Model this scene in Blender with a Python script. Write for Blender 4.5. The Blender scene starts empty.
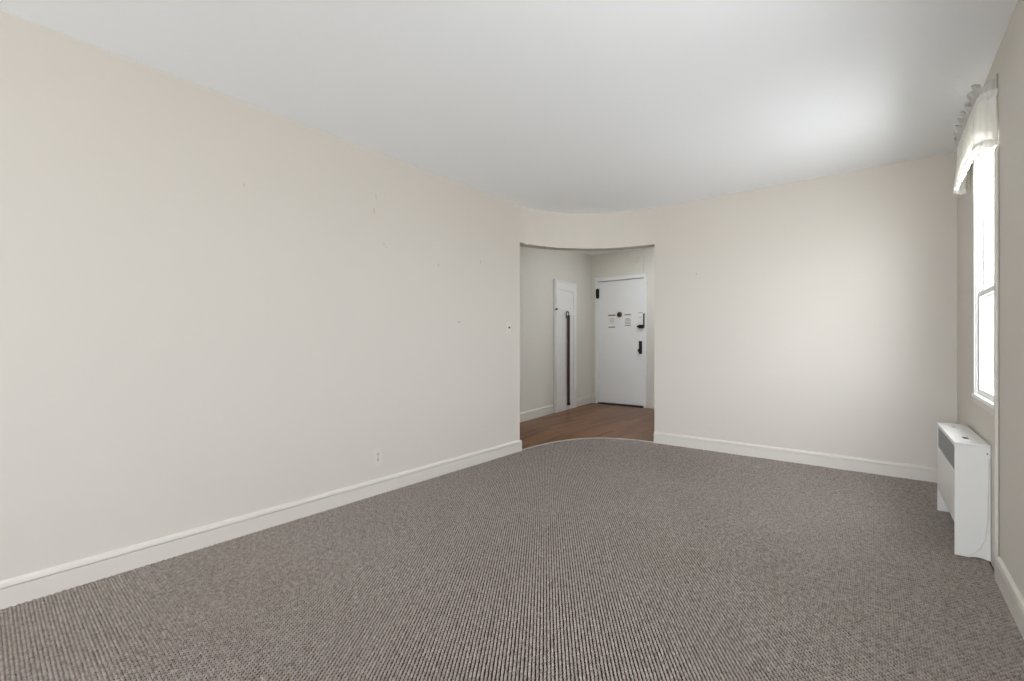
import bpy, bmesh, math, random
import numpy as np
from mathutils import Vector, Matrix
random.seed(7); rng = np.random.default_rng(7)
sc = bpy.context.scene
col = sc.collection

# ------------------------------------------------------------------ camera
EYE = 1.07
cam_d = bpy.data.cameras.new('camera'); cam = bpy.data.objects.new('camera', cam_d); col.objects.link(cam)
cam.location = (0, 0, EYE)
cam.rotation_euler = (math.radians(90), 0, math.radians(38.708))
cam_d.sensor_width = 36; cam_d.lens = 460.34 / 1024 * 36; cam_d.shift_y = 0.7 / 1024
cam_d.clip_start = 0.02
sc.camera = cam

# ------------------------------------------------------------------ sky and exposure
SKY = 20.0; GROUND = 17.0              # overcast sky above the horizon, pale ground below it
w = bpy.data.worlds.new('sky'); sc.world = w; w.use_nodes = True
bg = w.node_tree.nodes['Background']; nt = w.node_tree
tc = nt.nodes.new('ShaderNodeTexCoord'); sp = nt.nodes.new('ShaderNodeSeparateXYZ'); nt.links.new(tc.outputs['Generated'], sp.inputs[0])
rp = nt.nodes.new('ShaderNodeMapRange'); rp.inputs[1].default_value = -.02; rp.inputs[2].default_value = .02; nt.links.new(sp.outputs[2], rp.inputs[0])
mx = nt.nodes.new('ShaderNodeMix'); mx.data_type = 'RGBA'; nt.links.new(rp.outputs[0], mx.inputs[0])
mx.inputs[6].default_value = (.985 * GROUND, .99 * GROUND, 1.0 * GROUND, 1); mx.inputs[7].default_value = (.95 * SKY, .985 * SKY, 1.04 * SKY, 1)
nt.links.new(mx.outputs[2], bg.inputs[0]); bg.inputs[1].default_value = 1
sc.view_settings.view_transform = 'Standard'; sc.view_settings.look = 'None'
sc.view_settings.gamma = 1; sc.view_settings.use_curve_mapping = False
sc.view_settings.exposure = 0.15
sc.cycles.max_bounces = 16; sc.cycles.diffuse_bounces = 10; sc.cycles.transparent_max_bounces = 12
sc.cycles.sample_clamp_indirect = 0
sc.cycles.use_denoising = True

# ------------------------------------------------------------------ room measures (metres)
XL, XR, YB, YF, H = -2.7606, 0.417, 4.466, -3.4, 2.399
T, TE = 0.13, 0.08                    # inner and outer wall thickness
R = 1.0; CX, CY = XL + R, YB - R      # the curved corner
HEAD = 2.037                          # head of the opening
HY, HH = 6.79, 2.493                  # hall: far wall, ceiling
HXR = -1.25
def hall_x(y): return -3.52 - 0.0888 * (y - 4.2)
def zf(y):                            # the old floor rises a little towards the far wall
    t = min(1, max(0, (y - 3.5) / 0.95)); return 0.064 * t * t * (3 - 2 * t)
W1 = (3.03, 3.722, 0.752, 2.14)      # window beside the heater: y0, y1, z0, z1
W3 = (0.95, 1.5, 0.752, 2.14)         # unseen window along that wall, added and sized for its light
W2 = (-2.25, 0.25, 0.5, 2.14)      # unseen, added for its light in the wall behind: x0, x1, z0, z1

def portal(loc, rot, sx, sy):
    l = bpy.data.lights.new('window_daylight', 'AREA'); l.shape = 'RECTANGLE'; l.size = sx; l.size_y = sy
    l.cycles.is_portal = True
    o = bpy.data.objects.new('window_daylight', l); o.location = loc; o.rotation_euler = rot; col.objects.link(o)
P2 = math.pi / 2
for (a, b, c, d) in (W1, W3):
    portal((XR + TE, (a + b) / 2, (c + d) / 2), (0, P2, 0), d - c, b - a)
portal(((W2[0] + W2[1]) / 2, YF - TE, (W2[2] + W2[3]) / 2), (P2, 0, 0), W2[1] - W2[0], W2[3] - W2[2])

# ------------------------------------------------------------------ materials
def s2l(c): 
    c = c / 255; return c / 12.92 if c <= .04045 else ((c + .055) / 1.055) ** 2.4
def rgb(r, g, b): return (s2l(r), s2l(g), s2l(b), 1)
MATS = {}
def mat(name, color, rough=.6, noise=0.0, nscale=6, bump=0.0, bscale=60, metal=0.0, spec=.5, stretch=None):
    m = bpy.data.materials.new(name); m.use_nodes = True; nt = m.node_tree; b = nt.nodes['Principled BSDF']
    b.inputs['Base Color'].default_value = color; b.inputs['Roughness'].default_value = rough
    b.inputs['Metallic'].default_value = metal; b.inputs['Specular IOR Level'].default_value = spec
    tc = nt.nodes.new('ShaderNodeTexCoord'); src = tc.outputs['Object']
    if stretch:
        mp = nt.nodes.new('ShaderNodeMapping'); mp.inputs['Scale'].default_value = stretch
        nt.links.new(src, mp.inputs['Vector']); src = mp.outputs['Vector']
    if noise:
        n = nt.nodes.new('ShaderNodeTexNoise'); n.inputs['Scale'].default_value = nscale; n.inputs['Detail'].default_value = 5
        nt.links.new(src, n.inputs['Vector'])
        mx = nt.nodes.new('ShaderNodeMix'); mx.data_type = 'RGBA'
        mx.inputs[6].default_value = tuple(c * (1 - noise) for c in color[:3]) + (1,)
        mx.inputs[7].default_value = tuple(min(1, c * (1 + noise)) for c in color[:3]) + (1,)
        nt.links.new(n.outputs['Fac'], mx.inputs[0]); nt.links.new(mx.outputs[2], b.inputs['Base Color'])
    if bump:
        n2 = nt.nodes.new('ShaderNodeTexNoise'); n2.inputs['Scale'].default_value = bscale; n2.inputs['Detail'].default_value = 3
        nt.links.new(src, n2.inputs['Vector'])
        bp = nt.nodes.new('ShaderNodeBump'); bp.inputs['Strength'].default_value = bump; bp.inputs['Distance'].default_value = .01
        nt.links.new(n2.outputs['Fac'], bp.inputs['Height']); nt.links.new(bp.outputs['Normal'], b.inputs['Normal'])
    MATS[name] = m; return m
mat('wall_paint', rgb(206, 201, 193), .7, .012, 1.5, .04, 40, spec=.2)
mat('hall_paint', rgb(208, 206, 198), .55, .02, 2, .05, 30, spec=.3)
mat('ceiling_paint', rgb(248, 251, 253), .8, .008, 1.2, .03, 30, spec=.1)
mat('trim_paint', rgb(211, 206, 199), .4, .015, 6, .04, 50)
mat('window_paint', rgb(240, 240, 238), .35, .008, 4)
mat('door_paint', rgb(224, 225, 225), .4, .015, 3, .03, 30)
mat('closet_paint', rgb(222, 222, 221), .4, .012, 3, .03, 30)
mat('heater_enamel', rgb(224, 224, 221), .35, .012, 5, .02, 40)
mat('grille_metal', rgb(150, 150, 148), .5, metal=.3)
mat('dark_void', rgb(40, 38, 36), .8)
mat('steel_fin', rgb(120, 118, 114), .5, .1, 20, metal=.6)
mat('black_metal', rgb(22, 22, 22), .35, .1, 30, metal=.4)
mat('brass', rgb(120, 105, 78), .35, .1, 30, metal=.8)
mat('plate_plastic', rgb(212, 207, 199), .35, .01, 10)
mat('slot_dark', rgb(60, 55, 50), .6)
mat('mark_grey', rgb(182, 175, 167), .9, .1, 80)
mat('paper', rgb(226, 226, 223), .9, .02, 40)
mat('ink', rgb(128, 128, 127), .9)
mat('ink_dark', rgb(80, 76, 68), .9)
mat('dark_wood', rgb(62, 36, 28), .35, .25, 30, stretch=(8, 8, .5))
mat('cord_grey', rgb(208, 206, 200), .6, .1, 40)
mat('chipped_pipe', rgb(205, 200, 191), .5, .06, 30, .2, 60)
mat('saddle_dark', rgb(40, 28, 22), .5, .2, 20)
mat('binding', rgb(186, 178, 168), .8, .05, 60)
mat('carpet_backing', rgb(62, 54, 48), 1, .1, 60, spec=.05)

mat('light_block_dark', rgb(70, 69, 67), .9, .1, 12)
def wood_mat():
    m = mat('plank_wood', rgb(120, 76, 46), .3, spec=.16)
    nt = m.node_tree; b = nt.nodes['Principled BSDF']
    tc = nt.nodes.new('ShaderNodeTexCoord'); mp = nt.nodes.new('ShaderNodeMapping'); mp.inputs['Scale'].default_value = (30, 1.6, 10)
    oi = nt.nodes.new('ShaderNodeObjectInfo')
    va = nt.nodes.new('ShaderNodeVectorMath'); va.operation = 'MULTIPLY_ADD'; va.inputs[1].default_value = (1, 1, 1)
    cmb = nt.nodes.new('ShaderNodeCombineXYZ'); mul = nt.nodes.new('ShaderNodeMath'); mul.operation = 'MULTIPLY'; mul.inputs[1].default_value = 20
    nt.links.new(oi.outputs['Random'], mul.inputs[0]); nt.links.new(mul.outputs[0], cmb.inputs[1])
    nt.links.new(tc.outputs['Object'], va.inputs[0]); nt.links.new(cmb.outputs[0], va.inputs[2]); nt.links.new(va.outputs[0], mp.inputs[0])
    n = nt.nodes.new('ShaderNodeTexNoise'); n.inputs['Scale'].default_value = 1.5; n.inputs['Detail'].default_value = 6
    nt.links.new(mp.outputs[0], n.inputs['Vector'])
    ad = nt.nodes.new('ShaderNodeMath'); ad.operation = 'MULTIPLY_ADD'; ad.inputs[1].default_value = .5
    nt.links.new(oi.outputs['Random'], ad.inputs[0])
    mu2 = nt.nodes.new('ShaderNodeMath'); mu2.operation = 'MULTIPLY'; mu2.inputs[1].default_value = .6; nt.links.new(n.outputs['Fac'], mu2.inputs[0])
    nt.links.new(mu2.outputs[0], ad.inputs[2])
    cr = nt.nodes.new('ShaderNodeValToRGB'); e = cr.color_ramp.elements
    e[0].position = .15; e[0].color = rgb(78, 47, 24); e[1].position = .85; e[1].color = rgb(136, 92, 56)
    nt.links.new(ad.outputs[0], cr.inputs[0]); nt.links.new(cr.outputs[0], b.inputs['Base Color'])
wood_mat()

def pile_mat():
    m = mat('carpet_yarn', rgb(150, 138, 128), .95, spec=.1)
    nt = m.node_tree; b = nt.nodes['Principled BSDF']
    tc = nt.nodes.new('ShaderNodeTexCoord')
    n = nt.nodes.new('ShaderNodeTexNoise'); n.inputs['Scale'].default_value = 55; n.inputs['Detail'].default_value = 2
    n3 = nt.nodes.new('ShaderNodeTexNoise'); n3.inputs['Scale'].default_value = 1.3; n3.inputs['Detail'].default_value = 3
    nt.links.new(tc.outputs['Object'], n.inputs['Vector']); nt.links.new(tc.outputs['Object'], n3.inputs['Vector'])
    cr = nt.nodes.new('ShaderNodeValToRGB'); e = cr.color_ramp.elements
    e[0].position = .3; e[0].color = rgb(124, 114, 107); e[1].position = .7; e[1].color = rgb(168, 157, 149)
    cr2 = nt.nodes.new('ShaderNodeValToRGB'); e = cr2.color_ramp.elements
    e[0].position = .35; e[0].color = (.93, .92, .91, 1); e[1].position = .65; e[1].color = (1, 1, 1, 1)
    nt.links.new(n.outputs['Fac'], cr.inputs[0]); nt.links.new(n3.outputs['Fac'], cr2.inputs[0])
    mx = nt.nodes.new('ShaderNodeMix'); mx.data_type = 'RGBA'; mx.blend_type = 'MULTIPLY'; mx.inputs[0].default_value = 1
    nt.links.new(cr.outputs[0], mx.inputs[6]); nt.links.new(cr2.outputs[0], mx.inputs[7]); nt.links.new(mx.outputs[2], b.inputs['Base Color'])
    b.inputs['Sheen Weight'].default_value = .5; b.inputs['Sheen Roughness'].default_value = .45
pile_mat()

def glass_mat():
    m = bpy.data.materials.new('window_glass'); m.use_nodes = True; nt = m.node_tree; nt.nodes.clear()
    out = nt.nodes.new('ShaderNodeOutputMaterial'); t = nt.nodes.new('ShaderNodeBsdfTransparent'); t.inputs[0].default_value = (.83, .835, .838, 1); g = nt.nodes.new('ShaderNodeBsdfGlossy')
    g.inputs['Roughness'].default_value = .02; 
    ge = nt.nodes.new('ShaderNodeNewGeometry'); dt = nt.nodes.new('ShaderNodeVectorMath'); dt.operation = 'DOT_PRODUCT'
    nt.links.new(ge.outputs['Incoming'], dt.inputs[0]); nt.links.new(ge.outputs['Normal'], dt.inputs[1])
    ab = nt.nodes.new('ShaderNodeMath'); ab.operation = 'ABSOLUTE'; nt.links.new(dt.outputs['Value'], ab.inputs[0])
    sb = nt.nodes.new('ShaderNodeMath'); sb.operation = 'SUBTRACT'; sb.inputs[0].default_value = 1; nt.links.new(ab.outputs[0], sb.inputs[1])
    pw = nt.nodes.new('ShaderNodeMath'); pw.operation = 'POWER'; pw.inputs[1].default_value = 5; nt.links.new(sb.outputs[0], pw.inputs[0])
    f = nt.nodes.new('ShaderNodeMath'); f.operation = 'MULTIPLY_ADD'; f.inputs[1].default_value = .96; f.inputs[2].default_value = .04; nt.links.new(pw.outputs[0], f.inputs[0])
    mx = nt.nodes.new('ShaderNodeMixShader'); nt.links.new(f.outputs[0], mx.inputs[0]); nt.links.new(t.outputs[0], mx.inputs[1]); nt.links.new(g.outputs[0], mx.inputs[2])
    nt.links.new(mx.outputs[0], out.inputs[0]); MATS['window_glass'] = m
glass_mat()
def cloth_mat(name, c, tr, see):
    m = bpy.data.materials.new(name); m.use_nodes = True; nt = m.node_tree; nt.nodes.clear()
    out = nt.nodes.new('ShaderNodeOutputMaterial'); d = nt.nodes.new('ShaderNodeBsdfDiffuse'); t = nt.nodes.new('ShaderNodeBsdfTranslucent'); tp = nt.nodes.new('ShaderNodeBsdfTransparent')
    tc = nt.nodes.new('ShaderNodeTexCoord'); n = nt.nodes.new('ShaderNodeTexNoise'); n.inputs['Scale'].default_value = 250
    nt.links.new(tc.outputs['Object'], n.inputs['Vector'])
    cr = nt.nodes.new('ShaderNodeValToRGB'); cr.color_ramp.elements[0].color = tuple(v * .95 for v in c[:3]) + (1,); cr.color_ramp.elements[1].color = c
    nt.links.new(n.outputs['Fac'], cr.inputs[0])
    nt.links.new(cr.outputs[0], d.inputs[0]); nt.links.new(cr.outputs[0], t.inputs[0])
    m1 = nt.nodes.new('ShaderNodeMixShader'); m1.inputs[0].default_value = tr; nt.links.new(d.outputs[0], m1.inputs[1]); nt.links.new(t.outputs[0], m1.inputs[2])
    m2 = nt.nodes.new('ShaderNodeMixShader'); m2.inputs[0].default_value = see; nt.links.new(m1.outputs[0], m2.inputs[1]); nt.links.new(tp.outputs[0], m2.inputs[2])
    nt.links.new(m2.outputs[0], out.inputs[0]); MATS[name] = m
cloth_mat('sheer_cloth', rgb(240, 239, 234), .35, .06)
cloth_mat('ruffle_cloth', rgb(208, 207, 201), .25, .04)

# ------------------------------------------------------------------ mesh helpers
def obj(name, bm, m, parent=None, smooth=False, bevel=0.0, seg=2):
    me = bpy.data.meshes.new(name); bmesh.ops.recalc_face_normals(bm, faces=bm.faces[:]); bm.to_mesh(me); bm.free()
    o = bpy.data.objects.new(name, me); col.objects.link(o)
    if m: me.materials.append(MATS[m])
    if parent: o.parent = parent
    if smooth: me.shade_smooth()
    if bevel:
        md = o.modifiers.new('bevel', 'BEVEL'); md.width = bevel; md.segments = seg; md.limit_method = 'ANGLE'; md.angle_limit = math.radians(40)
    return o
def rawobj(name, verts, faces, m, parent=None, smooth=False):
    me = bpy.data.meshes.new(name); me.from_pydata(verts, [], faces); me.update()
    o = bpy.data.objects.new(name, me); col.objects.link(o); me.materials.append(MATS[m])
    if parent: o.parent = parent
    if smooth: me.shade_smooth()
    return o
def box(bm, x0, x1, y0, y1, z0, z1):
    v = [bm.verts.new(p) for p in ((x0, y0, z0), (x1, y0, z0), (x1, y1, z0), (x0, y1, z0), (x0, y0, z1), (x1, y0, z1), (x1, y1, z1), (x0, y1, z1))]
    for f in ((3, 2, 1, 0), (4, 5, 6, 7), (0, 1, 5, 4), (1, 2, 6, 5), (2, 3, 7, 6), (3, 0, 4, 7)): bm.faces.new([v[i] for i in f])
def boxo(name, b, m, parent=None, bevel=0.0):
    bm = bmesh.new(); box(bm, *b); return obj(name, bm, m, parent, bevel=bevel)
def prism(bm, pts, z0, z1):            # plan polygon, z may be a function of the point
    lo = [bm.verts.new((p[0], p[1], z0(p) if callable(z0) else z0)) for p in pts]
    hi = [bm.verts.new((p[0], p[1], z1(p) if callable(z1) else z1)) for p in pts]
    n = len(pts); bm.faces.new(lo[::-1]); bm.faces.new(hi)
    for i in range(n): bm.faces.new((lo[i], lo[(i + 1) % n], hi[(i + 1) % n], hi[i]))
def cyl(bm, c, axis, r, h, n=20, r2=None):
    q = Vector((0, 0, 1)).rotation_difference(Vector(axis)).to_matrix().to_4x4()
    bmesh.ops.create_cone(bm, cap_ends=True, segments=n, radius1=r, radius2=r if r2 is None else r2, depth=h, matrix=Matrix.Translation(Vector(c) + Vector(axis).normalized() * h / 2) @ q)
def ball(bm, c, r, s=(1, 1, 1)):
    bmesh.ops.create_uvsphere(bm, u_segments=16, v_segments=10, radius=r, matrix=Matrix.Translation(c) @ Matrix.Diagonal((*s, 1)))
def tube(bm, pts, r, n=10):
    rings = []
    for i, p in enumerate(pts):
        p = Vector(p); a = Vector(pts[max(0, i - 1)]); b = Vector(pts[min(len(pts) - 1, i + 1)]); t = (b - a).normalized()
        u = t.orthogonal().normalized() if i == 0 else (rings_u - t * rings_u.dot(t)).normalized()
        rings_u = u; v = t.cross(u)
        rings.append([bm.verts.new(p + (u * math.cos(k * 2 * math.pi / n) + v * math.sin(k * 2 * math.pi / n)) * r) for k in range(n)])
    for a, b in zip(rings, rings[1:]):
        for k in range(n): bm.faces.new((a[k], a[(k + 1) % n], b[(k + 1) % n], b[k]))
    bm.faces.new(rings[0][::-1]); bm.faces.new(rings[-1])
def sweep(bm, path, prof):             # path: plan points with left-hand normals ((x,y),(nx,ny),zbase); prof: (offset, z) closed
    rings = [[bm.verts.new((p[0] + n[0] * o, p[1] + n[1] * o, zb + z)) for o, z in prof] for p, n, zb in path]
    k = len(prof)
    for a, b in zip(rings, rings[1:]):
        for i in range(k): bm.faces.new((a[i], a[(i + 1) % k], b[(i + 1) % k], b[i]))
    bm.faces.new(rings[0]); bm.faces.new(rings[-1][::-1])
def struct(o): o['kind'] = 'structure'; return o
def tag(o, label, cat, group=None):
    o['label'] = label; o['category'] = cat
    if group: o['group'] = group
    return o
def empty(name, loc=(0, 0, 0), rz=0):
    o = bpy.data.objects.new(name, None); col.objects.link(o); o.location = loc; o.rotation_euler = (0, 0, rz); return o
def lab(o, s): o['label'] = s; return o

# ------------------------------------------------------------------ room shell
def holed(bm, along, t0, t1, a0, a1, z0, z1, holes):
    """wall made of boxes round its holes; along 'y' (thickness in x) or 'x'"""
    def b(p0, p1, q0, q1):
        if along == 'y': box(bm, t0, t1, p0, p1, q0, q1)
        else: box(bm, p0, p1, t0, t1, q0, q1)
    cur = a0
    for (p0, p1, q0, q1) in sorted(holes):
        b(cur, p0, z0, z1); b(p0, p1, z0, q0); b(p0, p1, q1, z1); cur = p1
    b(cur, a1, z0, z1)
bm = bmesh.new(); box(bm, XL - T, XL, YF - TE, CY, -.06, HH); wall_left = struct(obj('wall_left', bm, 'wall_paint'))
bm = bmesh.new(); box(bm, CX, XR, YB, YB + T, -.06, HH); wall_back = struct(obj('wall_back', bm, 'wall_paint'))
bm = bmesh.new(); holed(bm, 'y', XR, XR + TE, YF - TE, YB + T, -.06, HH, [W1, W3]); wall_right = struct(obj('wall_right', bm, 'wall_paint'))
bm = bmesh.new(); holed(bm, 'x', YF - TE, YF, XL, XR, -.06, HH, [W2]); wall_front = struct(obj('wall_front', bm, 'wall_paint'))
# the curved corner: a stub beside the left wall, then only the header over the opening
def arc(r, a0, a1, n):                 # a = 0 at the left wall, 90 at the far wall
    return [(CX - r * math.cos(math.radians(a0 + (a1 - a0) * i / n)), CY + r * math.sin(math.radians(a0 + (a1 - a0) * i / n))) for i in range(n + 1)]
A0 = 5.4
bm = bmesh.new()
prism(bm, arc(R, 0, A0, 4) + arc(R + T, 0, A0, 4)[::-1], -.06, HH)
ai, ao = arc(R, A0, 90, 48), arc(R + T, A0, 90, 48)
vi = [[bm.verts.new((*p, z)) for p in ai] for z in (HEAD, HH)]; vo = [[bm.verts.new((*p, z)) for p in ao] for z in (HEAD, HH)]
for k in range(48):
    bm.faces.new((vi[0][k], vi[0][k + 1], vi[1][k + 1], vi[1][k])); bm.faces.new((vo[0][k + 1], vo[0][k], vo[1][k], vo[1][k + 1]))
    bm.faces.new((vo[0][k], vo[0][k + 1], vi[0][k + 1], vi[0][k])); bm.faces.new((vi[1][k], vi[1][k + 1], vo[1][k + 1], vo[1][k]))
bm.faces.new((vi[0][0], vi[1][0], vo[1][0], vo[0][0])); bm.faces.new((vi[0][-1], vo[0][-1], vo[1][-1], vi[1][-1]))
wall_corner = struct(obj('wall_corner', bm, 'wall_paint'))
wall_corner.data.shade_smooth(); wall_corner.data.set_sharp_from_angle(angle=math.radians(25))
bm = bmesh.new()
prism(bm, [(XL, YF)] + arc(R, 0, 90, 48) + [(XR, YB), (XR, YF)], H, H + .06); ceiling = struct(obj('ceiling', bm, 'ceiling_paint'))

# hall
bm = bmesh.new(); prism(bm, [(hall_x(3.3), 3.3), (hall_x(HY), HY), (hall_x(HY) - T, HY), (hall_x(3.3) - T, 3.3)], -.06, HH); wall_hall_left = struct(obj('wall_hall_left', bm, 'hall_paint'))
LF = (-3.632, -2.846)                  # entrance door leaf, x
bm = bmesh.new(); holed(bm, 'x', HY, HY + T, hall_x(HY) - T, HXR, -.06, HH, [(LF[0] - .045, LF[1] + .045, -.06, 2.095)]); wall_hall_back = struct(obj('wall_hall_back', bm, 'hall_paint'))
struct(boxo('door_light_plug', (hall_x(HY) - T, HXR, HY + T, HY + T + .1, -.06, HH), 'hall_paint'))  # unseen slab added behind the entrance door to stop light leaking in
wall_hall_right = struct(boxo('wall_hall_right', (HXR, HXR + T, YB + T, HY + T, -.06, HH), 'hall_paint'))
wall_hall_front = struct(boxo('wall_hall_front', (hall_x(3.3) - T, XL - T, 3.3 - T, 3.3, -.06, HH), 'hall_paint'))
bm = bmesh.new(); prism(bm, [(hall_x(3.3) - T, 3.3 - T), (XL - T, 3.3 - T), (XL - T, CY)] + arc(R + T, 0, 90, 24) + [(HXR + T, YB + T), (HXR + T, HY + T), (hall_x(HY) - T, HY + T)], HH, HH + .08)
ceiling_hall = struct(obj('ceiling_hall', bm, 'ceiling_paint'))

# carpeted floor
RC = 1.012
def xs(y): return XL if y <= CY else CX - math.sqrt(max(0, RC * RC - (y - CY) ** 2))
ys = list(np.linspace(YF, CY, 30)) + [CY + (YB - CY) * math.sin(math.radians(a)) for a in np.linspace(2, 90, 60)]
NX = 40; V = []; F = []
for y in ys:
    x0 = xs(y)
    for i in range(NX + 1): V.append((x0 + (XR - x0) * i / NX, y, zf(y) - .0075))
for j in range(len(ys) - 1):
    for i in range(NX): a = j * (NX + 1) + i; F.append((a, a + 1, a + NX + 2, a + NX + 1))
floor = struct(rawobj('floor', V, F, 'carpet_backing'))
# loops of the carpet: low domes set in slanting ribs
ang = math.radians(34.6); dv = np.array([-math.sin(ang), math.cos(ang)]); du = np.array([math.cos(ang), math.sin(ang)])
p, q = .0126, .0140
I, J = np.meshgrid(np.arange(-420, 420), np.arange(-420, 420)); I = I.ravel(); J = J.ravel()
P = I[:, None] * p * du + (J + .36 * (I % 3))[:, None] * q * dv
P = P + rng.normal(0, .0004, P.shape)
keep = (P[:, 0] > XL + .01) & (P[:, 0] < XR - .004) & (P[:, 1] > -.4) & (P[:, 1] < YB - .006)
P = P[keep]; keep = np.array([x > xs(y) + .006 for x, y in P]); P = P[keep]
n = len(P); zb = np.array([zf(y) for y in P[:, 1]])
ra = rng.uniform(.86, 1.08, n); hh = rng.uniform(.85, 1.1, n); ta = rng.normal(0, .12, n)
K = 6; ring = np.arange(K) * 2 * math.pi / K
lv = []
for rr, zz in ((1.0, -.0078), (.80, -.0023)):
    lv.append(np.stack([rr * np.cos(ring) * .0050, rr * np.sin(ring) * .0076, np.full(K, zz)], 1))
lv.append(np.array([[0, 0, 0.]])); lv = np.concatenate(lv)
lv[:, 2] += .0078
ca, sa = np.cos(ta), np.sin(ta)
lx = lv[None, :, 0] * ra[:, None]; ly = lv[None, :, 1] * ra[:, None]
gx = lx * ca[:, None] - ly * sa[:, None]; gy = lx * sa[:, None] + ly * ca[:, None]
VV = np.empty((n, 2 * K + 1, 3)); VV[:, :, 0] = P[:, 0, None] + gx * du[0] + gy * dv[0]; VV[:, :, 1] = P[:, 1, None] + gx * du[1] + gy * dv[1]
VV[:, :, 2] = zb[:, None] - .0078 + lv[None, :, 2] * hh[:, None]
tri = []
for k in range(K):
    a, b = k, (k + 1) % K; tri += [(a, b, K + b), (a, K + b, K + a), (K + a, K + b, 2 * K)]
tri = np.array(tri); FF = (tri[None] + (np.arange(n) * (2 * K + 1))[:, None, None]).reshape(-1)
me = bpy.data.meshes.new('carpet_pile'); me.vertices.add(n * (2 * K + 1)); me.vertices.foreach_set('co', VV.ravel())
nt_ = len(FF) // 3; me.loops.add(len(FF)); me.loops.foreach_set('vertex_index', FF.astype(np.int32)); me.polygons.add(nt_)
me.polygons.foreach_set('loop_start', np.arange(0, len(FF), 3, dtype=np.int32)); me.update(calc_edges=True); me.shade_smooth()
me.materials.append(MATS['carpet_yarn']); pile = bpy.data.objects.new('carpet_pile', me); col.objects.link(pile); pile.parent = floor; pile['kind'] = 'stuff'
lab(pile, 'grey-brown looped carpet pile')
# pale strip closing the carpet's curved edge
bm = bmesh.new()
pa = arc(RC, A0 + .3, 89.6, 60); nrm = [((CX - x) / RC, (CY - y) / RC) for x, y in pa]
sweep(bm, [(a, b, zf(a[1])) for a, b in zip(pa, nrm)], [(-.007, -.02), (.006, -.02), (.006, -.001), (0, .0015), (-.007, -.003)])
lab(obj('carpet_edge_strip', bm, 'binding', floor), 'thin pale strip along the curved carpet edge')

# hall floor of narrow oak strips
bm = bmesh.new(); prism(bm, [(hall_x(3.3), 3.3), (XL - T, 3.3)] + [(XL - T, CY)] + arc(R - .01, 0, 90, 24) + [(HXR, YB), (HXR, HY + T), (hall_x(HY), HY + T)], -.09, -.07)
floor_hall = struct(obj('floor_hall', bm, 'saddle_dark'))
PW = .058
x = -3.80
while x < HXR - .01:
    xa, xb = x + .0006, x + PW - .0006; xm = (xa + xb) / 2
    if xb < XL - T: y0 = 3.3
    elif xa < XL: y0 = CY + .1
    elif xb < CX: y0 = CY + math.sqrt(max(0, (R - .012) ** 2 - (max(xa, XL + .02) - CX) ** 2)) + .0
    else: y0 = YB + .01
    if xb < -2.89: pass
    ye = HY + .09
    if xa < hall_x(HY): ye = min(HY, 4.2 - (xb + 3.52) / .0888)
    cur = y0 - random.uniform(0, .7) * 0; first = True
    while cur < ye - .02:
        ln = random.uniform(.25, .9) if first else random.uniform(.7, 1.3)
        e = min(ye, cur + ln)
        if ye - e < .15: e = ye
        m_ = max(2, int((e - cur) / .08) + 1); yy = np.linspace(cur + .0005, e - .0005, m_); yc = (cur + e) / 2
        vs, fs = [], []
        for y in yy:
            z = zf(y) - .014
            vs += [(xa - xm, y - yc, z - .018), (xb - xm, y - yc, z - .018), (xb - xm, y - yc, z), (xa - xm, y - yc, z)]
        for i in range(m_ - 1):
            a = 4 * i
            for k in range(4): fs.append((a + k, a + (k + 1) % 4, a + 4 + (k + 1) % 4, a + 4 + k)[::-1])
        fs += [(0, 1, 2, 3), tuple(4 * (m_ - 1) + k for k in (3, 2, 1, 0))]
        o = rawobj('plank', vs, fs, 'plank_wood', floor_hall); o.location = (xm, yc, random.uniform(-.0003, .0003))
        cur = e; first = False
    x += PW

# ------------------------------------------------------------------ baseboards
PR = [(0, 0), (.016, 0), (.016, .083), (.008, .0835), (.008, .0858), (.015, .0865), (.015, .094), (.012, .105), (.004, .111), (0, .112)]
def straight(p0, p1, nrm_, n=24): return [((p0[0] + (p1[0] - p0[0]) * i / n, p0[1] + (p1[1] - p0[1]) * i / n), nrm_, zf(p0[1] + (p1[1] - p0[1]) * i / n) - .006) for i in range(n + 1)]
def base(name, path, prof=PR, m='trim_paint'):
    bm = bmesh.new(); sweep(bm, path, prof); return struct(obj(name, bm, m))
pth = straight((XL, YF), (XL, CY), (1, 0)) + [(a, ((CX - a[0]) / R, (CY - a[1]) / R), zf(a[1]) - .006) for a in arc(R, .5, A0, 5)]
# wraps a little way round the jamb
base('baseboard_left', pth)
e = arc(R, A0, A0, 1)[0]; nn = (math.cos(math.radians(A0)), -math.sin(math.radians(A0)))
tx, ty = -nn[1], nn[0]
bm = bmesh.new(); sweep(bm, [((e[0] + nn[0] * .016 - nn[0] * s, e[1] + nn[1] * .016 - nn[1] * s), (tx, ty), zf(e[1]) - .006) for s in (0, T + .016)], PR)
struct(obj('baseboard_jamb', bm, 'trim_paint'))
base('baseboard_back', straight((CX - .001, YB), (XR, YB), (0, -1)))
base('baseboard_right', straight((XR, 2.98), (XR, YF), (-1, 0)))
base('baseboard_right_far', straight((XR, YB - .02), (XR, 3.95), (-1, 0)))
base('baseboard_front', straight((XL + .02, YF), (XR - .02, YF), (0, 1)))
CD = (5.47, 6.17)                     # narrow closet door, y
hn = Vector((1, .0888, 0)).normalized()
def hbase(name, y0, y1): base(name, [((hall_x(y0 + (y1 - y0) * i / 10), y0 + (y1 - y0) * i / 10), (hn.x, hn.y), zf(y0 + (y1 - y0) * i / 10) - .014) for i in range(11)], [(a, b * 1.05) for a, b in PR], 'hall_paint')
hbase('baseboard_hall_left', 3.32, CD[0] - .02); hbase('baseboard_hall_left_far', CD[1] + .015, HY - .02)
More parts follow.
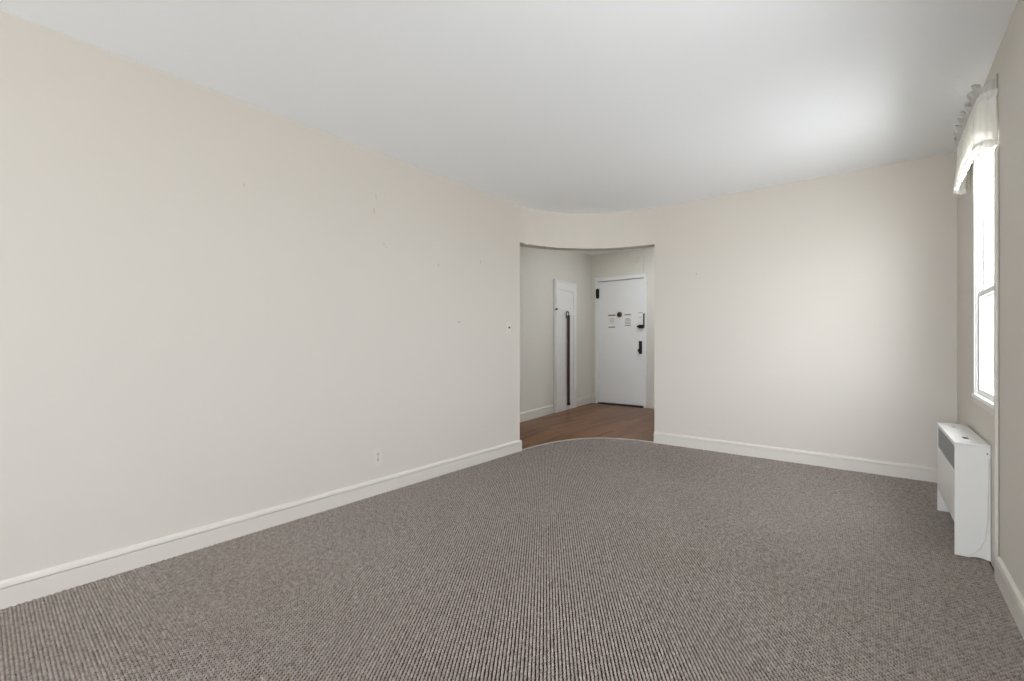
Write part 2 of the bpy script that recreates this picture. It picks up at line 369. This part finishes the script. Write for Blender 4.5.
base('baseboard_hall_back', [((LF[1] + .1 + i * .1, HY), (0, -1), .05) for i in range(15)])
base('baseboard_hall_back_near', [((hall_x(HY) + .02 + i * .02, HY), (0, -1), .05) for i in range(3)])

# ------------------------------------------------------------------ marks on the walls
def mark(wall, y, z, wy, hz, tilt=0):
    bm = bmesh.new(); k = 7
    pts = [(0, math.cos(a) * wy / 2 * random.uniform(.7, 1.1), math.sin(a) * hz / 2 * random.uniform(.7, 1.1)) for a in np.linspace(0, 2 * math.pi, k, endpoint=False)]
    lo = [bm.verts.new((-.0005, p[1], p[2])) for p in pts]; hi = [bm.verts.new((.0006, p[1], p[2])) for p in pts]
    bm.faces.new(lo[::-1]); bm.faces.new(hi)
    for i in range(k): bm.faces.new((lo[i], lo[(i + 1) % k], hi[(i + 1) % k], hi[i]))
    o = obj('scuff_mark', bm, 'mark_grey', wall)
    if wall is wall_back: o.location = (y, YB, z); o.rotation_euler = (0, 0, -P2)
    else: o.location = (XL, y, z); o.rotation_euler = (tilt, 0, 0)
def on_left(u, v):
    s, c = math.sin(math.radians(38.708)), math.cos(math.radians(38.708)); a = (u - 512) / 460.34
    dx, dy = -s + a * c, c + a * s; k = XL / dx; return dy * k, EYE + (341.2 - v) * k / 460.34
for u, v, wy, hz, t in ((374, 211, .008, .05, .1), (376, 197, .005, .06, .1), (384, 244, .01, .02, .6), (386.5, 247.5, .014, .012, .3), (438.5, 265, .016, .03, 0), (480.5, 262, .012, .035, 0), (459, 322, .05, .018, 0), (244, 185, .006, .03, .2)):
    y, z = on_left(u, v); mark(wall_left, y, z, wy, hz, t)
mark(wall_back, -1.355, EYE + .635, .012, .03)

# ------------------------------------------------------------------ window
def window(name, fr, hole):
    """fr(s,d,z): s along the wall, d outwards from the wall face"""
    s0, s1, z0, z1 = hole; root = struct(empty(name, fr((s0 + s1) / 2, 0, z0)))
    def part(nm, bs, m='window_paint', par=root, bevel=.002):
        bm = bmesh.new()
        for (a, b, c, d, e_, f_) in bs:
            p0, p1 = fr(a, c, e_), fr(b, d, f_)
            box(bm, min(p0[0], p1[0]), max(p0[0], p1[0]), min(p0[1], p1[1]), max(p0[1], p1[1]), e_, f_)
        o = obj(nm, bm, m, None, bevel=bevel); o.parent = par; o.matrix_parent_inverse = Matrix.Translation(-root.location) if par is root else Matrix.Identity(4)
        return o
    li = .012
    for nm, b in (('jamb_liner', (s0, s0 + li, -.002, .016, z0 + .001, z1)), ('jamb_liner', (s1 - li, s1, -.002, .016, z0 + .001, z1)), ('head_liner', (s0 + li, s1 - li, -.002, .016, z1 - li, z1))): part(nm, [b])
    for sa, sb in ((s0 + li, s0 + li + .012), (s1 - li - .012, s1 - li)): part('inner_stop', [(sa, sb, 0.006, .015, z0 + .022, z1 - li)])
    part('sill', [(s0 - .0, s1 + .0, -.010, .075, z0, z0 + .022)], bevel=.005)
    part('apron', [(s0 + .005, s1 - .005, -.006, .0, z0 - .03, z0)], m='trim_paint')
    for sa, sb in ((s0, s0 + .022), (s1 - .022, s1)): part('outer_frame', [(sa, sb, .016, .056, z0 + .02, z1)])
    part('outer_frame', [(s0 + .022, s1 - .022, .016, .056, z1 - .03, z1)])
    zm = 1.33; a, b = s0 + .022, s1 - .022
    for nm, d0, lo, hi in (('lower_sash', .016, z0 + .022, zm + .017), ('upper_sash', .036, zm - .017, z1 - .03)):
        f = .028
        sa = part(nm, [(a, a + f, d0, d0 + .018, lo, hi), (b - f, b, d0, d0 + .018, lo, hi), (a + f, b - f, d0, d0 + .018, lo, lo + f), (a + f, b - f, d0, d0 + .018, hi - f, hi)])
        pane = part('pane', [(a + f - .004, b - f + .004, d0 + .007, d0 + .011, lo + f - .004, hi - f + .004)], 'window_glass', sa, 0)
    return root
def fr_right(s, d, z): return (XR + d, s, z)
def fr_front(s, d, z): return (s, YF - d, z)
win = window('window_1', fr_right, W1)
window('added_window_2', fr_front, W2); window('added_window_3', fr_right, W3)  # both unseen, added for the light they let in
bm = bmesh.new(); box(bm, XR + .009, XR + .014, W1[1] - .012 - .006, W1[1] - .012, 1.565, W1[3] - .02)  # dark strip standing in for the shadow edge of the upper stile
o = obj('stile_shadow_strip', bm, 'slot_dark'); o.parent = win; o.matrix_parent_inverse = Matrix.Translation(-win.location)

# unseen dark slab added outside that window to block upward ground light
struct(boxo('light_block_outside', (XR + TE, XR + TE + .5, W1[0] - .25, W1[1] + .25, W1[2] - .1, W1[2] - .01), 'light_block_dark'))

# ------------------------------------------------------------------ heater under the window
ht = empty('convector_heater', (.288, 3.185, .0), math.radians(1.2))
tag(ht, 'white metal convector heater standing under the window by the right wall', 'heater')
L, D, HT = .70, .128, .567              # local: x = 0 front .. D at wall, y along
def hp(nm, b, m='heater_enamel', par=ht, bevel=.004): 
    bm = bmesh.new(); box(bm, *b); return obj(nm, bm, m, par, bevel=bevel)
zb2 = .022
# side panels with an arched cut at the foot
for y0, z0 in ((0, .002), (L - .012, zb2)):
    bm = bmesh.new(); pts = [(0, z0), (.055, z0)] + [(.055 + .035 * (1 - math.cos(a)), z0 + .008 * math.sin(a)) for a in np.linspace(.3, P2, 5)] + [(D - .02, z0 + .004), (D, z0), (D, HT - .012), (0, HT - .012)]
    lo = [bm.verts.new((x_, y0, z_)) for x_, z_ in pts]; hi = [bm.verts.new((x_, y0 + .012, z_)) for x_, z_ in pts]
    bm.faces.new(lo); bm.faces.new(hi[::-1])
    for i in range(len(pts)): bm.faces.new((lo[i], hi[i], hi[(i + 1) % len(pts)], lo[(i + 1) % len(pts)]))
    sp = obj('side_panel', bm, 'heater_enamel', ht, bevel=.003)
    bm = bmesh.new(); cyl(bm, (D - .012, y0 - .001 if y0 == 0 else y0 + .012, HT - .045), (0, 1, 0), .0035, .002 if y0 == 0 else .002, 10); obj('screw', bm, 'slot_dark', sp)
hp('front_panel', (-.001, .009, .012, L - .012, .16, .418))
gr = hp('grille_frame', (.0, .008, .012, L - .012, .543, HT - .012), bevel=.001)
hp('grille_backing', (.014, .018, .014, L - .014, .415, .545), 'dark_void', bevel=0)
# lattice of the grille: each bar its own piece
barv = bpy.data.meshes.new('grille_bar'); bm = bmesh.new(); box(bm, 0, .004, -.0014, .0014, .418, .543); bm.to_mesh(barv); bm.free(); barv.materials.append(MATS['grille_metal'])
k = 0; y = .02
while y < L - .016:
    o = bpy.data.objects.new('grille_bar', barv); col.objects.link(o); o.parent = ht; o.location = (.004, y, 0); y += .0105
for z in np.arange(.428, .543, .0125): hp('grille_cross_bar', (.003, .006, .012, L - .012, z - .0014, z + .0014), 'grille_metal', bevel=0)
top = hp('top_panel', (-.003, D, -.003, L + .003, HT - .012, HT), bevel=.005)
hp('control_flap', (.038, .072, .10, .19, HT, HT + .002), par=top, bevel=.001)
lab(hp('control_window', (.045, .066, .112, .165, HT + .002, HT + .003), 'slot_dark', top, 0), 'small dark control opening')
hp('control_flap', (.038, .072, L - .22, L - .13, HT, HT + .002), par=top, bevel=.001)
lab(hp('control_latch', (.05, .06, L - .19, L - .16, HT + .002, HT + .003), 'grille_metal', top, 0), 'small grey latch')
hp('back_plate', (D - .006, D - .001, .012, L - .012, .08, HT - .012), 'steel_fin', bevel=0)
hp('heating_pipe', (.05, .075, .012, L - .012, .2, .225), 'steel_fin', bevel=.01)

# riser pipe beside the heater
bm = bmesh.new(); tube(bm, [(XR - .009, 2.994, z) for z in np.linspace(-.005, 1.93, 12)] + [(XR - .006, 2.994, 1.945), (XR + .004, 2.994, 1.95)], .008, 14)
pipe = obj('riser_pipe', bm, 'chipped_pipe', smooth=True); tag(pipe, 'thin painted vertical riser pipe between the heater and the near wall', 'pipe')
for z in (.42, 1.35):
    bm = bmesh.new(); cyl(bm, (XR - .009, 2.994, z), (0, 0, 1), .009, .014, 16); obj('pipe_clip', bm, 'chipped_pipe', pipe)

# thin cord on the heater's near side
bm = bmesh.new(); tube(bm, [(XR - .010, 3.172, .5), (XR - .012, 3.172, .35), (XR - .014, 3.172, .2), (XR - .022, 3.171, .11), (XR - .04, 3.17, .06), (XR - .058, 3.17, .035), (XR - .075, 3.17, .022)], .0014, 8)
tag(obj('thin_cord', bm, 'cord_grey', smooth=True), 'thin pale cord curving down the near side of the white heater', 'cord')

# ------------------------------------------------------------------ ruffled valance
YA, YZ, XV = 3.022, 3.83, .362
path = []
def add(x_, y_, nx, ny): path.append((x_, y_, nx, ny))
rr = .035
for i in range(10): add(XR - .004 - (XR - .004 - XV - rr) * i / 10, YA, 0, -1)
for i in range(9): a = P2 * i / 8; add(XV + rr - rr * math.sin(a), YA + rr - rr * math.cos(a), -math.sin(a), -math.cos(a))
N2 = 150
for i in range(1, N2): add(XV, YA + rr + (YZ - YA - 2 * rr) * i / N2, -1, 0)
for i in range(9): a = P2 * i / 8; add(XV + rr - rr * math.cos(a), YZ - rr + rr * math.sin(a), -math.cos(a), math.sin(a))
for i in range(1, 11): add(XV + rr + (XR - .004 - XV - rr) * i / 10, YZ, 0, 1)
# resample evenly
pl = [0.0]
for a, b in zip(path, path[1:]): pl.append(pl[-1] + math.hypot(b[0] - a[0], b[1] - a[1]))
M = 520; ss = np.linspace(0, pl[-1], M); pa_ = np.array(path); RS = [np.interp(ss, pl, pa_[:, k]) for k in range(4)]
def wob(s, seed, f): return math.sin(s * f + 1.7 * math.sin(s * f * .37 + seed) + seed) + .5 * math.sin(s * f * 1.9 + 2 * seed)
def sheet(nm, zs, off, amp, m, par, freq=230, seed=0, zw=0.0):
    V, F = [], []
    for j, z in enumerate(zs):
        t = j / (len(zs) - 1)
        for i in range(M):
            s = ss[i]; d = off(t) + amp(t) * wob(s, seed + .35 * t, freq); x_, y_ = RS[0][i] + RS[2][i] * d, RS[1][i] + RS[3][i] * d
            V.append((min(x_, XR - .002), y_, z + zw * t * math.sin(s * 61 + seed) + .35 * zw * t * wob(s, seed + 3, freq)))
    for j in range(len(zs) - 1):
        for i in range(M - 1): a = j * M + i; F.append((a, a + 1, a + M + 1, a + M))
    o = rawobj(nm, V, F, m, par, True)
    md = o.modifiers.new('thickness', 'SOLIDIFY'); md.thickness = .0012; return o
val = empty('ruffled_valance'); tag(val, 'short white ruffled valance curtain over the window top', 'curtain')
bm = bmesh.new(); tube(bm, [(RS[0][i], RS[1][i], 2.205) for i in range(0, M, 6)] , .006, 10); obj('curtain_rod', bm, 'window_paint', val, smooth=True)
for y in (YA, YZ):
    bm = bmesh.new(); box(bm, XR - .006, XR, y - .004, y + .004, 2.185, 2.29 if y == YA else 2.225); obj('rod_bracket', bm, 'grille_metal', val, bevel=.002)
sheet('valance_panel', list(np.linspace(2.19, 1.975, 22)), lambda t: .005 + .003 * t + .008 * t ** 3, lambda t: .0045 + .0045 * t, 'sheer_cloth', val, 110, 0, .003)
sheet('rod_pocket', list(np.linspace(2.222, 2.186, 7)), lambda t: .004 + .004 * math.sin(t * math.pi), lambda t: .003, 'sheer_cloth', val, 330, 1)
sheet('header_ruffle', list(np.linspace(2.218, 2.268, 7)), lambda t: .004 + .010 * t, lambda t: .003 + .012 * t, 'ruffle_cloth', val, 95, 2, .016)
sheet('hem_ruffle', list(np.linspace(1.995, 1.958, 7)), lambda t: .015 + .006 * t, lambda t: .003 + .004 * t, 'sheer_cloth', val, 190, 3, .004)
sheet('lining_panel', list(np.linspace(2.19, 2.03, 12)), lambda t: -.006 - .004 * t, lambda t: .003 + .004 * t, 'sheer_cloth', val, 170, 5, .003)

# ------------------------------------------------------------------ switch and outlet on the left wall
y, z = on_left(508.3, 328)
sw = empty('light_switch', (XL, y, z)); tag(sw, 'cream light switch plate with a dark toggle beside the curved opening', 'switch')
bm = bmesh.new(); box(bm, 0, .006, -.036, .036, -.058, .058); obj('cover_plate', bm, 'plate_plastic', sw, bevel=.003)
bm = bmesh.new(); box(bm, .004, .0075, -.009, .009, -.018, .018); obj('toggle_collar', bm, 'plate_plastic', sw, bevel=.001)
bm = bmesh.new(); box(bm, .007, .02, -.006, .006, -.004, .012); lab(obj('toggle', bm, 'slot_dark', sw, bevel=.001), 'dark toggle lever')
for s in (-.042, .042):
    bm = bmesh.new(); cyl(bm, (.006, 0, s), (1, 0, 0), .003, .0015, 10); obj('screw', bm, 'grille_metal', sw)
y, z = on_left(377.5, 457)
ou = empty('wall_outlet', (XL, y, z)); tag(ou, 'cream duplex power outlet low on the left wall above the baseboard', 'outlet')
bm = bmesh.new(); box(bm, 0, .006, -.036, .036, -.058, .058); obj('cover_plate', bm, 'plate_plastic', ou, bevel=.003)
for s in (-.02, .02):
    bm = bmesh.new(); box(bm, .004, .0072, -.016, .016, s - .014, s + .014); rc = obj('receptacle', bm, 'plate_plastic', ou, bevel=.003)
    for yy in (-.006, .006):
        bm = bmesh.new(); box(bm, .006, .0076, yy - .002, yy + .002, s - .002, s + .009); obj('slot', bm, 'slot_dark', rc)
    bm = bmesh.new(); cyl(bm, (.006, 0, s - .008), (1, 0, 0), .003, .0016, 10); obj('slot', bm, 'slot_dark', rc)
bm = bmesh.new(); cyl(bm, (.006, 0, 0), (1, 0, 0), .003, .0015, 10); obj('screw', bm, 'slot_dark', ou)

# ------------------------------------------------------------------ entrance door
ZH = .05
d1 = struct(empty('door_1', ((LF[0] + LF[1]) / 2, HY, ZH)))
lab(d1, 'white entrance door with dark locks at the end of the hall')
DW = LF[1] - LF[0]; hw = DW / 2
def dp(nm, b, m='door_paint', par=None, bevel=.003):
    bm = bmesh.new(); box(bm, *b); return obj(nm, bm, m, par or d1, bevel=bevel)
leaf = dp('leaf', (-hw + .003, hw - .003, .012, .052, .022, 1.99), bevel=.004)
for s, e_ in ((-1, 0), (1, 0)):
    dp('frame_side', (min(s * hw, s * (hw + .045)), max(s * hw, s * (hw + .045)), -.012, .1, -.02, 2.045), bevel=.004)
    dp('door_stop', (min(s * hw, s * (hw - .018)), max(s * hw, s * (hw - .018)), .056, .1, -.02, 1.998), bevel=.002)
dp('frame_head', (-hw, hw, -.012, .1, 1.998, 2.045), bevel=.004)
dp('frame_moulding', (-hw - .055, hw + .055, -.02, 0, 2.045, 2.06), bevel=.003)
dp('saddle', (-hw, hw, -.03, .12, -.012, .012), 'saddle_dark', bevel=.004)
for z, m in ((1.80, 'black_metal'), (.28, 'door_paint')):
    bm = bmesh.new(); cyl(bm, (-hw - .004, -.004, z - .085), (0, 0, 1), .011, .17, 14); box(bm, -hw - .03, -hw + .03, -.015, -.009, z - .075, z + .075)
    o = obj('hinge', bm, m, d1); 
    if m == 'black_metal': lab(o, 'black upper hinge')
# peephole knocker
def dx(u): 
    s, c = math.sin(math.radians(38.708)), math.cos(math.radians(38.708)); a = (u - 512) / 460.34
    k = (HY) / (c + a * s); return (-s + a * c) * k - d1.location.x, k
def dpos(u, v): x_, k = dx(u); return x_, EYE + (341.2 - v) * k / 460.34 - ZH
px, pz = dpos(619.3, 314.6)
bm = bmesh.new(); cyl(bm, (px, .012, pz), (0, -1, 0), .045, .012, 24); ph = obj('peephole_ring', bm, 'brass', d1, bevel=.004)
bm = bmesh.new(); cyl(bm, (px, 0, pz), (0, -1, 0), .02, .012, 16); obj('peephole_lens', bm, 'black_metal', ph)
# rim lock
lx, lz = dpos(641.7, 326.5)
bm = bmesh.new(); box(bm, lx - .045, lx + .03, -.03, .012, lz - .028, lz + .028); rim = obj('rim_lock', bm, 'black_metal', d1, bevel=.006)
bm = bmesh.new(); cyl(bm, (lx - .045, -.028, lz), (0, -1, 0), .016, .02, 14); obj('lock_knob', bm, 'black_metal', rim)
bm = bmesh.new(); box(bm, lx + .034, lx + .052, -.026, -.012, lz - .02, lz + .2); obj('lock_keeper', bm, 'black_metal', d1, bevel=.003)
# knob plate
lx, lz = dpos(640.2, 347.5)
bm = bmesh.new(); box(bm, lx - .026, lx + .026, .004, .012, lz - .1, lz + .1); kp = obj('knob_plate', bm, 'black_metal', d1, bevel=.003)
bm = bmesh.new(); cyl(bm, (lx, .004, lz - .045), (0, -1, 0), .01, .03, 12); ball(bm, (lx, -.042, lz - .045), .026, (1, .75, 1)); obj('knob', bm, 'black_metal', kp, smooth=True)
# notices taped to the leaf
def notice(u0, v0, u1, v1, label, dark, lines):
    x0, z1 = dpos(u0, v0); x1, z0 = dpos(u1, v1); r = empty('door_notice', (d1.location.x, HY, ZH)); tag(r, label, 'notice')
    bm = bmesh.new(); box(bm, x0, x1, .0078, .0118, z0, z1); obj('sheet', bm, 'paper', r)
    for (a, b, h_) in lines:
        bm = bmesh.new(); zz = z1 - (z1 - z0) * a; box(bm, x0 + (x1 - x0) * (.5 - b / 2), x0 + (x1 - x0) * (.5 + b / 2), .0066, .0080, zz - h_, zz); obj('text_line', bm, dark if h_ > .012 else 'ink', r)
notice(608, 314.6, 615.2, 327.3, 'small framed paper notice on the entrance door left of the peephole', 'ink_dark', [(.02, 1, .018), (.3, .7, .006), (.42, .75, .006), (.54, .6, .006), (.66, .7, .006), (.95, .9, .013)])
notice(624, 313.8, 631.2, 326.3, 'printed paper notice on the entrance door right of the peephole', 'ink', [(.03, .85, .02), (.35, .6, .008), (.45, .7, .008), (.55, .8, .008), (.66, .8, .008), (.76, .7, .008), (.88, .85, .014)])
notice(637.2, 312.3, 642.8, 322, 'faint paper slip on the entrance door just above the rim lock', 'ink', [(.03, .85, .008), (.5, .6, .006)])

# wire moulding and round cap above the entrance door
x0, z0 = dpos(643.3, 273.5); 
tag(boxo('wire_moulding', (d1.location.x + x0 - .012, d1.location.x + x0 + .012, HY - .014, HY, 2.112, HH), 'hall_paint', bevel=.003), 'slim vertical painted conduit rising from the entrance door frame', 'conduit')
x1, z1 = dpos(635.8, 259.5)
bm = bmesh.new(); cyl(bm, (d1.location.x + x1, HY, z1 + ZH), (0, -1, 0), .045, .016, 20, .036); tag(obj('doorbell_chime', bm, 'trim_paint', bevel=.003), 'small round white chime on the wall above the entrance door', 'chime')

# ------------------------------------------------------------------ narrow closet door on the hall's left wall
ca_ = math.atan(.0888)
yc = CD[0]; d2 = struct(empty('door_2', (hall_x(yc), yc, ZH - .014), ca_)); lab(d2, 'narrow white closet door on the left side of the hall')
cw = (CD[1] - CD[0]) * math.sqrt(1 + .0888 ** 2)
def cp(nm, b, m='closet_paint', par=None, bevel=.003):
    bm = bmesh.new(); box(bm, *b); return obj(nm, bm, m, par or d2, bevel=bevel)
cp('leaf', (.004, .022, .03, cw - .012, .012, 1.885))
for b in ((.022, .032, .03, .12, .012, 1.885), (.022, .032, cw - .102, cw - .012, .012, 1.885)): cp('stile', b)
for z0, z1 in ((.012, .2), (1.42, 1.5), (1.78, 1.885)): cp('rail', (.022, .032, .12, cw - .102, z0, z1))
for b in ((.0, .024, 0, .027, 0, 1.915), (.0, .024, cw - .009, cw + .006, 0, 1.915), (.0, .024, .027, cw - .009, 1.888, 1.915)): cp('casing', b)
bm = bmesh.new(); cyl(bm, (.024, .016, 1.49), (1, 0, 0), .007, .02, 10); ball(bm, (.048, .016, 1.49), .016); lab(obj('knob', bm, 'brass', d2, smooth=True), 'small dark brass knob')
for z in (1.74, .24):
    bm = bmesh.new(); cyl(bm, (.034, cw - .010, z - .05), (0, 0, 1), .006, .1, 10); obj('hinge', bm, 'closet_paint', d2)
# wooden pole hung on that door
hpole = empty('wooden_pole', (hall_x(yc), yc, ZH - .014), ca_); tag(hpole, 'long dark brown wooden pole hanging on the narrow closet door', 'pole')
yp = .385
bm = bmesh.new(); box(bm, .034, .066, yp - .018, yp + .022, .12, 1.42); obj('shaft', bm, 'dark_wood', hpole, bevel=.008)
bm = bmesh.new(); cyl(bm, (.05, yp + .002, .085), (0, 0, 1), .024, .04, 16); obj('rubber_tip', bm, 'black_metal', hpole)
bm = bmesh.new(); tube(bm, [(.05, yp + .002, 1.41), (.05, yp + .002, 1.445)] + [(.05, yp - .036 + .038 * math.cos(a), 1.445 + .03 * math.sin(a)) for a in np.linspace(.2, math.pi, 10)] + [(.05, yp - .075, 1.37)], .007, 10); obj('hook', bm, 'black_metal', hpole, smooth=True)

# ------------------------------------------------------------------ unseen lamp, added to brighten the hall
LAMP = 60.0
hl = empty('added_hall_light', (-2.35, 5.75, HH)); tag(hl, 'unseen dome light added to brighten the hall', 'added light')
m = bpy.data.materials.new('added_lamp_dome'); m.use_nodes = True; b = m.node_tree.nodes['Principled BSDF']
b.inputs['Base Color'].default_value = (.9, .9, .88, 1); b.inputs['Emission Color'].default_value = (.94, .97, 1, 1); b.inputs['Emission Strength'].default_value = LAMP; MATS['added_lamp_dome'] = m
bm = bmesh.new(); cyl(bm, (0, 0, 0), (0, 0, -1), .16, .02, 32); obj('canopy', bm, 'trim_paint', hl)
bm = bmesh.new(); bmesh.ops.create_uvsphere(bm, u_segments=32, v_segments=16, radius=.15, matrix=Matrix.Translation((0, 0, -.02)) @ Matrix.Diagonal((1, 1, .5, 1)))
bmesh.ops.delete(bm, geom=[v for v in bm.verts if v.co.z > -.02], context='VERTS'); obj('dome', bm, 'added_lamp_dome', hl, smooth=True)
